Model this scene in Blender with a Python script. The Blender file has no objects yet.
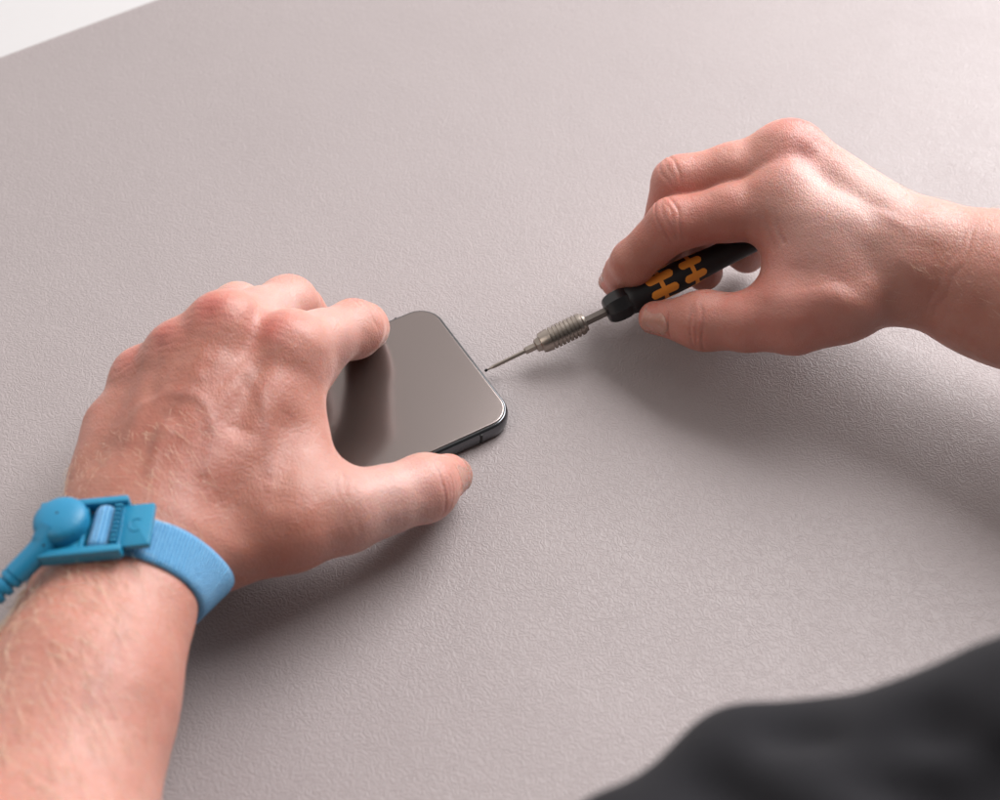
import bpy, bmesh, math, random
import numpy as np
from mathutils import Vector, Matrix

random.seed(7)
RNG = np.random.default_rng(7)
C = bpy.context.scene.collection
SC = bpy.context.scene
MM = 0.001

# ------------------------------------------------------------------ camera
PITCH = math.radians(50.0)
FPX, DIST = 1389.0, 555.0                     # focal length in photo pixels, mm to the mat along the axis
FW = np.array([0, math.cos(PITCH), -math.sin(PITCH)])
UPV = np.array([0, math.sin(PITCH), math.cos(PITCH)])
CAM = -FW * DIST


def at(px, py, z):
    """point (mm) at height z above the mat that a measured photo position stands for"""
    d = FW * FPX + np.array([px - 500.0, 0, 0]) + UPV * (400.0 - py)
    return CAM + d * ((z - CAM[2]) / d[2])


def proj(p):
    q = np.asarray(p, float) - CAM
    dep = q @ FW
    return np.stack([500 + FPX * q[..., 0] / dep, 400 - FPX * (q @ UPV) / dep], -1)


def nrm(v):
    v = np.asarray(v, float)
    return v / np.linalg.norm(v)


# ------------------------------------------------------------------ scene helpers
def tag(o, label=None, cat=None, group=None, kind=None):
    if label: o['label'] = label
    if cat: o['category'] = cat
    if group: o['group'] = group
    if kind: o['kind'] = kind
    return o


def empty(name, loc_mm, label, cat):
    o = bpy.data.objects.new(name, None)
    o.empty_display_size = 0.01
    o.location = Vector([c * MM for c in loc_mm])
    C.objects.link(o)
    return tag(o, label, cat)


def mesh_obj(name, verts_mm, faces, mat, parent=None, smooth=True):
    """verts in world mm; the object sits at its parent's origin"""
    o = bpy.data.objects.new(name, None) if False else None
    me = bpy.data.meshes.new(name)
    off = np.zeros(3)
    p = parent
    while p is not None:
        off += np.array(p.location) / MM
        p = p.parent
    v = (np.asarray(verts_mm, float) - off) * MM
    me.from_pydata(v.tolist(), [], [tuple(int(i) for i in f) for f in faces] if not isinstance(faces, np.ndarray) else faces.tolist())
    me.update()
    if smooth:
        me.polygons.foreach_set('use_smooth', [True] * len(me.polygons))
    o = bpy.data.objects.new(name, me)
    if mat: me.materials.append(mat)
    C.objects.link(o)
    if parent is not None:
        o.parent = parent
    return o


def bm_obj(name, bm, mat, parent=None, smooth=True, recalc=True):
    if recalc: bmesh.ops.recalc_face_normals(bm, faces=bm.faces)
    bm.verts.index_update()
    v = [tuple(x.co) for x in bm.verts]
    f = [tuple(x.index for x in fc.verts) for fc in bm.faces]
    bm.free()
    return mesh_obj(name, v, f, mat, parent, smooth)


def autosmooth(o, deg=35):
    me = o.data
    bm = bmesh.new(); bm.from_mesh(me)
    lim = math.radians(deg)
    for e in bm.edges:
        if len(e.link_faces) == 2 and e.calc_face_angle(0) > lim:
            e.smooth = False
    bm.to_mesh(me); bm.free()
    return o


def frame(x, z):
    x = nrm(x); z = nrm(np.asarray(z, float) - x * np.dot(x, z)); y = np.cross(z, x)
    return x, y, z


# ------------------------------------------------------------------ materials
class NT:
    def __init__(s, name):
        s.m = bpy.data.materials.new(name); s.m.use_nodes = True
        s.t = s.m.node_tree; s.b = s.t.nodes['Principled BSDF']

    def n(s, typ, **kw):
        nd = s.t.nodes.new(typ)
        for k, v in kw.items():
            if k in nd.inputs.keys(): nd.inputs[k].default_value = v
            else: setattr(nd, k, v)
        return nd

    def l(s, a, b): s.t.links.new(a, b)

    def set(s, **kw):
        for k, v in kw.items(): s.b.inputs[k.replace('_', ' ')].default_value = v
        return s

    def math(s, op, a, b=None, c=None):
        nd = s.n('ShaderNodeMath', operation=op)
        for i, x in enumerate((a, b, c)):
            if x is None: continue
            if hasattr(x, 'links'): s.l(x, nd.inputs[i])
            else: nd.inputs[i].default_value = x
        return nd.outputs[0]

    def mix(s, f, a, b, mode='MIX'):
        nd = s.n('ShaderNodeMix', data_type='RGBA', blend_type=mode)
        for i, x in ((0, f), (6, a), (7, b)):
            if hasattr(x, 'links'): s.l(x, nd.inputs[i])
            else: nd.inputs[i].default_value = x if i == 0 else (tuple(x) + (1,))[:4]
        return nd.outputs[2]

    def coord(s): return s.n('ShaderNodeTexCoord').outputs['Object']

    def noise(s, vec, scale, detail=3, rough=.5, dist=0.0):
        nd = s.n('ShaderNodeTexNoise', Scale=scale, Detail=detail, Roughness=rough, Distortion=dist)
        s.l(vec, nd.inputs['Vector']); return nd

    def ramp(s, f, *st):
        nd = s.n('ShaderNodeValToRGB'); e = nd.color_ramp.elements
        while len(e) < len(st): e.new(.5)
        for i, (p, c) in enumerate(st):
            e[i].position = p; e[i].color = (c, c, c, 1) if not hasattr(c, '__len__') else tuple(c) + (1,)
        s.l(f, nd.inputs[0]); return nd.outputs[0]

    def bump(s, h, strength, dist, prev=None):
        nd = s.n('ShaderNodeBump', Strength=strength, Distance=dist)
        s.l(h, nd.inputs['Height'])
        if prev is not None: s.l(prev, nd.inputs['Normal'])
        return nd.outputs[0]


def simple(name, col, rough=.5, metal=0., spec=.5, noise=.0, bumps=None, **kw):
    t = NT(name); co = t.coord()
    nz = t.noise(co, 180, 4)
    a = tuple(c * (1 - noise) for c in col); b = tuple(min(1, c * (1 + noise)) for c in col)
    t.l(t.mix(nz.outputs[0], a, b), t.b.inputs['Base Color'])
    t.set(Metallic=metal, Specular_IOR_Level=spec, **kw)
    nr = t.noise(co, 420, 3)
    t.l(t.math('MULTIPLY_ADD', nr.outputs[0], rough * .4, rough * .8), t.b.inputs['Roughness'])
    if bumps:
        nb = t.noise(co, bumps[0], 3)
        t.l(t.bump(nb.outputs[0], bumps[1], bumps[2]), t.b.inputs['Normal'])
    return t.m


def mat_skin(name, base, freckle=1.0):
    t = NT(name); co = t.coord()
    at_ = t.n('ShaderNodeAttribute', attribute_name='pigment_and_light')
    sep = t.n('ShaderNodeSeparateColor'); t.l(at_.outputs['Color'], sep.inputs[0])
    red, vein, pale = sep.outputs[0], sep.outputs[1], sep.outputs[2]
    n1 = t.noise(co, 38, 4, .55)
    n2 = t.noise(co, 150, 4, .6)
    n3 = t.noise(co, 700, 2, .5)
    b = base
    c0 = t.mix(t.ramp(n1.outputs[0], (.35, 0.), (.68, 1.)), (b[0] * .93, b[1] * .84, b[2] * .80), (b[0] * 1.04, b[1] * 1.06, b[2] * 1.05))
    c1 = t.mix(t.math('MULTIPLY', t.ramp(n2.outputs[0], (.45, 0.), (.75, 1.)), .42), c0, (b[0] * .92, b[1] * .66, b[2] * .60))
    c1 = t.mix(t.math('MULTIPLY', t.ramp(n3.outputs[0], (.56, 0.), (.72, 1.)), .13 * freckle), c1, (b[0] * .78, b[1] * .60, b[2] * .48))
    rmod = t.math('MULTIPLY', red, t.math('MULTIPLY_ADD', n2.outputs[0], .9, .5))
    c2 = t.mix(rmod, c1, (b[0] * .95, b[1] * .50, b[2] * .50))
    c3 = t.mix(vein, c2, (b[0] * .70, b[1] * .66, b[2] * .70))
    c4 = t.mix(pale, c3, (min(1, b[0] * 1.03), b[1] * 1.26, b[2] * 1.38))  # highlights painted into the skin colour
    c4 = t.mix(at_.outputs['Alpha'], c4, t.mix(1.0, c4, (.70, .575, .495), 'MULTIPLY'))  # alpha mask: darker, browner skin
    t.l(c4, t.b.inputs['Base Color'])
    t.set(Coat_Weight=.10, Coat_Roughness=.32, Subsurface_Weight=1.0, Subsurface_Scale=0.0015, Subsurface_Radius=(1.0, .36, .20), Specular_IOR_Level=.5)
    t.b.subsurface_method = 'RANDOM_WALK'
    t.l(t.math('MULTIPLY_ADD', n2.outputs[0], .22, .36), t.b.inputs['Roughness'])
    # fine criss-cross skin lines
    wv = t.n('ShaderNodeTexVoronoi', Scale=1150.0, feature='DISTANCE_TO_EDGE')
    mp = t.n('ShaderNodeMapping'); mp.inputs['Scale'].default_value = (1, .5, .8); mp.inputs['Rotation'].default_value = (.2, .1, .7)
    nd = t.noise(co, 260, 3)
    sc = t.n('ShaderNodeVectorMath', operation='SCALE'); sc.inputs['Scale'].default_value = .0012
    t.l(nd.outputs['Color'], sc.inputs[0])
    ad = t.n('ShaderNodeVectorMath', operation='ADD'); t.l(co, ad.inputs[0]); t.l(sc.outputs[0], ad.inputs[1])
    t.l(ad.outputs[0], mp.inputs[0]); t.l(mp.outputs[0], wv.inputs['Vector'])
    h1 = t.ramp(wv.outputs['Distance'], (0., 0.), (.22, 1.))
    b1 = t.bump(h1, .30, .0003)
    b2 = t.bump(n3.outputs[0], .25, .0005, b1)
    b3 = t.bump(n2.outputs[0], .30, .0014, b2)
    t.l(b3, t.b.inputs['Normal'])
    return t.m


def mat_mat():
    t = NT('mat_vinyl'); co = t.coord()
    nz = t.noise(co, 260, 2, .5)
    sc = t.n('ShaderNodeVectorMath', operation='SCALE'); sc.inputs['Scale'].default_value = .0035
    t.l(nz.outputs['Color'], sc.inputs[0])
    ad = t.n('ShaderNodeVectorMath', operation='ADD'); t.l(co, ad.inputs[0]); t.l(sc.outputs[0], ad.inputs[1])
    # pebbled leather grain: short worm-like ridges from thin bands of warped noise
    na = t.noise(ad.outputs[0], 430, 1.2, .4)
    ridge = t.math('MULTIPLY_ADD', t.math('COSINE', t.math('MULTIPLY', na.outputs[0], 2 * math.pi * 4.6)), .5, .5)
    nb = t.noise(co, 1500, 2)
    nbig = t.noise(co, 9, 3)
    h = t.math('ADD', ridge, t.math('MULTIPLY', nb.outputs[0], .35))
    b1 = t.bump(h, .55, .00021)
    nl = t.noise(co, 14, 2)
    b2 = t.bump(nl.outputs[0], .25, .004, b1)
    t.l(b2, t.b.inputs['Normal'])
    col = t.mix(nbig.outputs[0], (.314, .275, .277), (.340, .299, .300))
    t.l(col, t.b.inputs['Base Color'])
    sm = t.noise(co, 22, 5, .65, .8)
    t.l(t.math('MULTIPLY_ADD', t.ramp(sm.outputs[0], (.3, 0.), (.7, 1.)), .12, .46), t.b.inputs['Roughness'])
    t.set(Specular_IOR_Level=.38)
    return t.m


def mat_band():
    t = NT('elastic_fabric')
    uv = t.n('ShaderNodeUVMap').outputs[0]
    sp = t.n('ShaderNodeSeparateXYZ'); t.l(uv, sp.inputs[0])
    nzc = t.n('ShaderNodeCombineXYZ'); t.l(sp.outputs[0], nzc.inputs[0]); t.l(sp.outputs[1], nzc.inputs[1])
    wob = t.noise(nzc.outputs[0], .8, 2)
    u = t.math('SINE', t.math('MULTIPLY', sp.outputs[0], 2 * math.pi / 1.0))      # uv is in mm
    row = t.math('ADD', t.math('MULTIPLY', sp.outputs[1], 2 * math.pi / 1.3), t.math('MULTIPLY', u, .8))
    row = t.math('SINE', t.math('ADD', row, t.math('MULTIPLY', wob.outputs[0], 2.5)))
    sc = t.n('ShaderNodeMapping'); sc.inputs['Scale'].default_value = (1.6, .8, 1); t.l(nzc.outputs[0], sc.inputs[0])
    nz = t.noise(sc.outputs[0], 1.0, 3, .7)
    h2 = t.math('ADD', t.math('ADD', t.math('MULTIPLY', row, .45), t.math('MULTIPLY', u, .12)), t.math('MULTIPLY', nz.outputs[0], 1.2))
    t.l(t.bump(h2, .9, .0007), t.b.inputs['Normal'])
    c = t.mix(t.math('MULTIPLY_ADD', h2, .85, -.12), (.012, .21, .54), (.26, .66, .97))
    t.l(c, t.b.inputs['Base Color'])
    t.set(Roughness=.85, Sheen_Weight=.35, Specular_IOR_Level=.25)
    return t.m
# ------------------------------------------------------------------ implicit modelling of the arms
def smin(a, b, k):
    h = np.maximum(k - np.abs(a - b), 0) / k
    return np.minimum(a, b) - h * h * (k * .25)


def seg(P, a, b, ra, rb, n=None, ratio=1.0):
    a = a.astype(np.float32); ab = (b - a).astype(np.float32)
    q = P - a
    t = np.clip(q @ ab / max(float(ab @ ab), 1e-6), 0, 1)
    q = q - t[:, None] * ab
    r = ra + (rb - ra) * t
    if n is None or ratio == 1.0:
        return np.sqrt((q * q).sum(1)) - r
    n = n.astype(np.float32)
    c = q @ n
    l0 = (q * q).sum(1)
    l1 = np.sqrt(l0 + c * c * (1 / ratio ** 2 - 1))
    return (l1 - r) * np.sqrt(l0 + 1e-6) / (l1 + 1e-3)


def chain(P, pts, rad, k, n=None, ratio=1.0):
    d = None
    for i in range(len(pts) - 1):
        e = seg(P, pts[i], pts[i + 1], rad[i], rad[i + 1], n, ratio)
        d = e if d is None else smin(d, e, k)
    return d


def finger_pts(J, R):
    """J: MCP, PIP, DIP, TIP; R: radii there -> polyline with waisted phalanges"""
    p, r = [], []
    for i in range(3):
        p += [J[i], J[i] * .5 + J[i + 1] * .5]
        r += [R[i], (R[i] + R[i + 1]) * .5 - (.7 if i < 2 else .1)]
    return p + [J[3]], r + [R[3]]


class Arm:
    def __init__(s, spec):
        s.__dict__.update(spec)
        s.dn = nrm(spec['dn'])
        s.fing = [finger_pts(J, R) for J, R in zip(s.J, s.R)]

    def ev(s, P):
        P = np.ascontiguousarray(P, np.float32)
        dn = s.dn
        palm = None
        for a, b, ra, rb, ratio in s.palm:
            e = seg(P, a, b, ra, rb, dn, ratio)
            palm = e if palm is None else smin(palm, e, 8.0)
        for a, b, ra, rb in s.tendons:
            palm = smin(palm, seg(P, a, b, ra, rb), 5.0)
        fs = None
        for p, r in s.fing:
            e = chain(P, p, r, 4.0)
            fs = e if fs is None else smin(fs, e, 2.0)
        d = smin(palm, fs, 7.0)
        th = chain(P, s.T, s.TR, 6.0)
        d = smin(d, th, 9.0)
        for a, b, ra, rb, k in s.webs:
            d = smin(d, seg(P, a, b, ra, rb), k)
        fo = None
        for a, b, ra, rb, n, ratio in s.fore:
            e = seg(P, a, b, ra, rb, n, ratio)
            fo = e if fo is None else smin(fo, e, 14.0)
        d = smin(d, fo, 10.0)
        return d

    def eval(s, P, chunk=400000):
        return np.concatenate([s.ev(P[i:i + chunk]) for i in range(0, len(P), chunk)]) if len(P) else np.zeros(0, np.float32)

    def grad(s, P, h=.4):
        g = np.stack([s.eval(P + np.eye(3)[i] * h) - s.eval(P - np.eye(3)[i] * h) for i in range(3)], 1)
        return g / (np.linalg.norm(g, axis=1, keepdims=True) + 1e-9)

    def march(s, O, Dv, steps=60):
        O = np.array(O, float)
        for _ in range(steps):
            O = O + Dv * (s.eval(O) * .8)[:, None]
        return O

    def mesh(s, h):
        return grid_mesh(s.ev, s.box[0], s.box[1], h)


def grid_mesh(ev, lo, hi, h):
    """evaluate a distance function on a grid, finely only near the surface, and mesh it"""
    B = 8
    nb = np.ceil((hi - lo) / (h * B)).astype(int)
    ax = [lo[i] + (np.arange(nb[i]) + .5) * h * B for i in range(3)]
    G = np.stack(np.meshgrid(*ax, indexing='ij'), -1).reshape(-1, 3)
    dc = np.concatenate([ev(G[i:i + 400000]) for i in range(0, len(G), 400000)])
    act = np.abs(dc) < h * B * .87 * 1.5 + 1.0
    vol = np.repeat(np.repeat(np.repeat(dc.reshape(nb), B, 0), B, 1), B, 2).astype(np.float32)
    ids = np.argwhere(act.reshape(nb))
    off = np.stack(np.meshgrid(*[np.arange(B)] * 3, indexing='ij'), -1).reshape(-1, 3)
    step = 1500
    for i in range(0, len(ids), step):
        vi = (ids[i:i + step, None, :] * B + off[None]).reshape(-1, 3)
        vol[vi[:, 0], vi[:, 1], vi[:, 2]] = ev(lo + vi * h)
    return surface_nets(vol, h, lo)


def surface_nets(vol, h, lo):
    sh = vol.shape
    ins = vol < 0
    cnt = np.zeros(tuple(x - 1 for x in sh), np.int8)
    for dx in (0, 1):
        for dy in (0, 1):
            for dz in (0, 1):
                cnt += ins[dx:sh[0] - 1 + dx, dy:sh[1] - 1 + dy, dz:sh[2] - 1 + dz]
    cells = np.argwhere((cnt > 0) & (cnt < 8))
    key = (cells[:, 0] * sh[1] + cells[:, 1]) * sh[2] + cells[:, 2]
    acc = np.zeros((len(cells), 3)); w = np.zeros(len(cells))
    cor = [np.array((i & 1, i >> 1 & 1, i >> 2 & 1)) for i in range(8)]
    val = [vol[cells[:, 0] + c[0], cells[:, 1] + c[1], cells[:, 2] + c[2]].astype(float) for c in cor]
    for i in range(8):
        for ax in range(3):
            j = i | (1 << ax)
            if j == i: continue
            m = (val[i] < 0) != (val[j] < 0)
            t = np.where(m, val[i] / np.where(m, val[i] - val[j], 1), 0)
            acc += m[:, None] * (cor[i] + t[:, None] * (cor[j] - cor[i])); w += m
    V = lo + (cells + acc / w[:, None]) * h
    quads = []
    for ax in range(3):
        sl0 = [slice(1, -1)] * 3; sl1 = [slice(1, -1)] * 3
        sl0[ax] = slice(0, -1); sl1[ax] = slice(1, None)
        a, b = ins[tuple(sl0)], ins[tuple(sl1)]
        e = np.argwhere(a != b)
        flip = a[e[:, 0], e[:, 1], e[:, 2]]
        base = e.copy()
        for q in range(3):
            if q != ax: base[:, q] += 1
        u, v = [(1, 2), (2, 0), (0, 1)][ax]
        q4 = []
        for du, dv in ((-1, -1), (0, -1), (0, 0), (-1, 0)):
            c = base.copy(); c[:, u] += du; c[:, v] += dv
            q4.append(np.searchsorted(key, (c[:, 0] * sh[1] + c[:, 1]) * sh[2] + c[:, 2]))
        q4 = np.stack(q4, 1)
        q4[~flip] = q4[~flip][:, ::-1]
        quads.append(q4)
    return V, np.concatenate(quads)


def relax(V, Q, it=2, lam=.5):
    n = len(V)
    e = np.concatenate([np.stack([Q[:, i], Q[:, (i + 1) % 4]], 1) for i in range(4)])
    deg = np.bincount(e[:, 0], minlength=n) + np.bincount(e[:, 1], minlength=n)
    for k in range(it):
        for f in (lam, -lam * 1.03):
            m = np.stack([np.bincount(e[:, 0], V[e[:, 1], i], n) + np.bincount(e[:, 1], V[e[:, 0], i], n) for i in range(3)], 1) / np.maximum(deg, 1)[:, None]
            V = V + f * (m - V)
    return V


def polydist(P, pts):
    d = np.full(len(P), 1e9)
    for a, b in zip(pts[:-1], pts[1:]):
        ab = b - a
        t = np.clip((P - a) @ ab / (ab @ ab), 0, 1)
        d = np.minimum(d, np.linalg.norm(P - a - t[:, None] * ab, axis=1))
    return d


def sstep(x, a, b):
    t = np.clip((x - a) / (b - a), 0, 1)
    return t * t * (3 - 2 * t)


def vnoise(P, f, seed=0):
    """cheap smooth 3-D noise from sines, about -1..1"""
    r = np.random.default_rng(seed)
    out = np.zeros(len(P))
    for i in range(6):
        d = nrm(r.normal(size=3)) * f * (.6 + .9 * r.random())
        out += np.sin(P @ d + r.random() * 6.28)
    return out / 3.2
# ------------------------------------------------------------------ the two arms: joints measured on the photo, each at its own height
def left_spec():
    W = at(135, 540, 42)
    M = [at(288, 352, 56), at(227, 334, 61), at(184, 360, 54), at(147, 382, 43)]
    Kp = [at(186, 532, 44), at(162, 522, 47), at(135, 512, 45), at(112, 503, 38)]
    J = [[M[0], at(354, 329, 38), at(364, 327, 22), at(366, 325, 15)],
         [M[1], at(288, 305, 41), at(299, 310, 20), at(314, 332, 8.5)],
         [M[2], at(238, 310, 33), at(252, 316, 14), at(268, 338, 8)],
         [M[3], at(185, 346, 22), at(204, 350, 10), at(222, 362, 7.5)]]
    R = [[12.4, 10.8, 9.0, 7.4], [12.4, 11.0, 9.4, 8.0], [11.8, 10.4, 9.0, 7.8], [10.6, 9.2, 8.0, 7.0]]
    T = [at(222, 543, 34), at(290, 528, 34), at(345, 511, 31), at(385, 500, 27), at(424, 488, 22), at(447, 477, 13)]
    TR = [15.0, 14.2, 13.6, 11.2, 11.4, 8.6]
    dn = np.cross(M[0] - W, M[3] - W)
    if dn[2] < 0: dn = -dn
    dn = nrm(dn)
    palm = [(Kp[0], M[0], 15, 13.2, .95), (Kp[1], M[1], 16, 13.4, 1.), (Kp[2], M[2], 15, 12.6, 1.), (Kp[3], M[3], 15, 11.4, 1.)]
    palm += [(Kp[0] - dn * 10, M[1] - dn * 14, 14, 10, 1.), (Kp[3] - dn * 8, M[3] - dn * 8, 14, 9, 1.), (Kp[0] - dn * 8, at(330, 505, 26), 14, 11, 1.)]
    palm += [(at(110, 482, 35), at(117, 430, 37), 13.5, 12.0, 1.), (M[0] - dn * 15 + np.array([3., 4, 0]), M[1] - dn * 18, 8.5, 10, 1.)]
    tend = [(M[0] + dn * 11.5 + (Kp[0] - M[0]) * .06, Kp[1] + dn * 12 + (M[0] - Kp[1]) * .2, 2.0, 1.0),
            (M[1] + dn * 12 + (Kp[1] - M[1]) * .05, Kp[1] + dn * 13 + (M[1] - Kp[1]) * .2, 2.4, 1.0),
            (M[2] + dn * 11 + (Kp[2] - M[2]) * .05, Kp[2] + dn * 12 + (M[2] - Kp[2]) * .3, 2.0, .9)]
    for m, r in zip(M, (12.5, 13.0, 12.0, 10.5)):
        palm.append((m + dn * 3.2, m + dn * 3.1 + (J[0][1] - M[0]) * .04, r - 1.5, r - 1.5, 1.))
    web1 = (at(297, 386, 46), at(312, 488, 36), 8.5, 9.5, 11.0)
    web2 = (at(262, 420, 45), at(280, 500, 40), 13.0, 13.0, 12.0)
    E1 = at(77, 700, 46); E2 = at(-2, 960, 50); E3 = at(-30, 1110, 55)
    fn = nrm(np.array([-.25, -.15, 1.0]))
    E0 = at(110, 612, 43)
    fore = [(W, E0, 24.5, 24.5, fn, .82), (E0, E1, 24.5, 28.0, fn, .86), (E1, E2, 28.0, 40, fn, .92), (E2, E3, 42, 44, fn, .95)]
    return dict(J=J, R=R, T=T, TR=TR, dn=dn, palm=palm, tendons=tend, webs=[web1, web2, (at(288, 392, 34), at(292, 470, 30), 9.0, 9.5, 10.0)], fore=fore, M=M, Kp=Kp, W=W)


def right_spec():
    W = at(938, 268, 54)
    M = [at(789, 201, 63), at(788, 160, 66), at(812, 182, 54), at(836, 204, 44)]
    Kp = [at(905, 262, 60), at(912, 246, 62), at(920, 248, 56), at(926, 262, 46)]
    J = [[M[0], at(673, 225, 53), at(633, 262, 36), at(617, 281, 16)],
         [M[1], at(680, 184, 56), at(664, 234, 35), at(668, 266, 15)],
         [M[2], at(722, 196, 46), at(690, 240, 24), at(704, 272, 12)],
         [M[3], at(762, 212, 33), at(742, 246, 18), at(748, 256, 12)]]
    R = [[12.6, 10.2, 8.5, 7.0], [12.6, 10.8, 9.2, 7.8], [11.8, 10.4, 9.0, 7.8], [10.6, 9.2, 8.0, 7.0]]
    T = [at(885, 284, 48), at(838, 300, 46), at(792, 316, 40), at(748, 322, 35), at(704, 321, 30), at(655, 318, 24)]
    TR = [15.5, 14.6, 13.4, 10.6, 10.8, 6.6]
    dn = np.cross(M[0] - W, M[3] - W)
    if dn[2] < 0: dn = -dn
    dn = nrm(dn)
    palm = [(Kp[0], M[0], 15, 13.4, .95), (Kp[1], M[1], 16, 13.4, 1.), (Kp[2], M[2], 15, 12.6, 1.), (Kp[3], M[3], 15, 11.4, 1.)]
    palm += [(at(110, 482, 35), at(117, 430, 37), 13.5, 12.0, 1.), (M[0] - dn * 15 + np.array([3., 4, 0]), M[1] - dn * 18, 8.5, 10, 1.)]
    tend = [(M[0] + dn * 11.5 + (Kp[0] - M[0]) * .06, Kp[1] + dn * 12 + (M[0] - Kp[1]) * .2, 2.0, 1.0),
            (M[1] + dn * 12 + (Kp[1] - M[1]) * .05, Kp[1] + dn * 13 + (M[1] - Kp[1]) * .2, 2.2, 1.0)]
    for m, r in zip(M, (12.5, 13.0, 12.0, 10.5)):
        palm.append((m + dn * 3.2, m + dn * 3.1 + (J[0][1] - M[0]) * .04, r - 1.5, r - 1.5, 1.))
    web1 = (at(795, 232, 58), at(798, 300, 44), 12.0, 13.0, 12.0)
    web2 = (at(830, 240, 60), at(840, 290, 50), 14.0, 15.0, 12.0)
    E1 = at(1000, 287, 54); E2 = at(1130, 330, 56); E3 = at(1230, 365, 58)
    fn = nrm(np.array([0, -.35, 1.0]))
    fore = [(W, E1, 23.5, 25.5, fn, .95), (E1, E2, 25.5, 33, fn, .95), (E2, E3, 33, 37, fn, .95)]
    return dict(J=J, R=R, T=T, TR=TR, dn=dn, palm=palm, tendons=tend, webs=[web1, web2], fore=fore, M=M, Kp=Kp, W=W)


# ------------------------------------------------------------------ arm meshes with creases, veins and pigment
VOX = 0.55


def groove(P, N, c, axis, dn, offs, depth, width, half, curve=.02, side_shift=0.0, seed=1, wob=.5):
    """transverse skin creases across a joint, dorsal side"""
    axis = nrm(axis); dn = nrm(dn - axis * np.dot(dn, axis)); sd = np.cross(axis, dn)
    q = P - c
    near = (np.abs(q) < half * 2.2).all(1)
    out = np.zeros(len(P))
    if not near.any(): return out
    q = q[near]; n = N[near]
    s = q @ axis; l = q @ sd - side_shift
    m = sstep(n @ dn, -.1, .4) * (1 - sstep(np.abs(l), half * .6, half))
    wobble = vnoise(P[near], .55, seed) * wob
    g = 0
    for i, o in enumerate(offs):
        o, dm = o if isinstance(o, tuple) else (o, 1.0)
        g = g + dm * np.exp(-((s - o + np.sign(o) * curve * l * l + wobble) / width) ** 2)
    out[near] = np.minimum(g, 1.3) * depth * m
    return out


def build_arm(spec, name, label, parent, mat, box, creases, veins, reds, pales, hollows=(), dark_tones=()):
    spec = dict(spec); spec['box'] = (np.array(box[0], float), np.array(box[1], float))
    A = Arm(spec)
    V, Q = A.mesh(VOX)
    V = relax(V, Q, 3)
    N = A.grad(V)
    def hit(pts):
        px = catmull([np.array([p[0], p[1], 0.]) for p in pts], 6)
        D = np.array([nrm(at(q[0], q[1], 0) - CAM) for q in px])
        return list(A.march(CAM[None] + D * 330, D, 90))
    disp = np.zeros(len(V)); crs = np.zeros(len(V))
    for c in creases:
        g = groove(V, N, *c[0], **c[1])
        disp -= g; crs += g
    vein = np.zeros(len(V))
    top = sstep(N @ A.dn, .1, .55)
    for pts, w, hgt in veins:
        pts = hit(pts)
        d = polydist(V, pts)
        on = np.exp(-(d / w) ** 2) * sstep(-d, -9, -5)
        disp += on * hgt * .75 * top
        vein += np.exp(-(d / (w * .9)) ** 2) * .30 * top
    for pts, w, dep in hollows:
        disp -= dep * np.exp(-(polydist(V, hit(pts)) / w) ** 2) * top
    red = np.zeros(len(V))
    for c, r, a in reds:
        d = np.linalg.norm(V - c, axis=1)
        red += a * np.exp(-(d / r) ** 2)
    pale = np.zeros(len(V))
    for c, r, a in pales:
        pale += a * np.exp(-(np.linalg.norm(V - c, axis=1) / r) ** 2)
    dark_tone = np.zeros(len(V))
    for pt, r, a in dark_tones:
        dark_tone = np.maximum(dark_tone, a * np.exp(-(np.linalg.norm(V - hit([pt, pt])[0], axis=1) / r) ** 4))
    dark_tone *= (.86 + .14 * vnoise(V, .12, 9))
    disp += vnoise(V, .22, 5) * .16 + vnoise(V, .55, 6) * .06
    V2 = V + N * disp[:, None]
    o = mesh_obj(name, V2, Q, mat, parent)
    me = o.data
    ca = me.color_attributes.new('pigment_and_light', 'FLOAT_COLOR', 'POINT')
    col = np.ones((len(V), 4), np.float32)
    col[:, 0] = np.clip(red + crs * .35, 0, 1); col[:, 1] = np.clip(vein + crs * .5, 0, .75); col[:, 2] = np.clip(pale, 0, 1); col[:, 3] = np.clip(dark_tone, 0, 1)  # redness, veins with darkened creases, painted highlights, darker tone
    ca.data.foreach_set('color', col.ravel())
    if label: o['label'] = label
    return o, A


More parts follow.
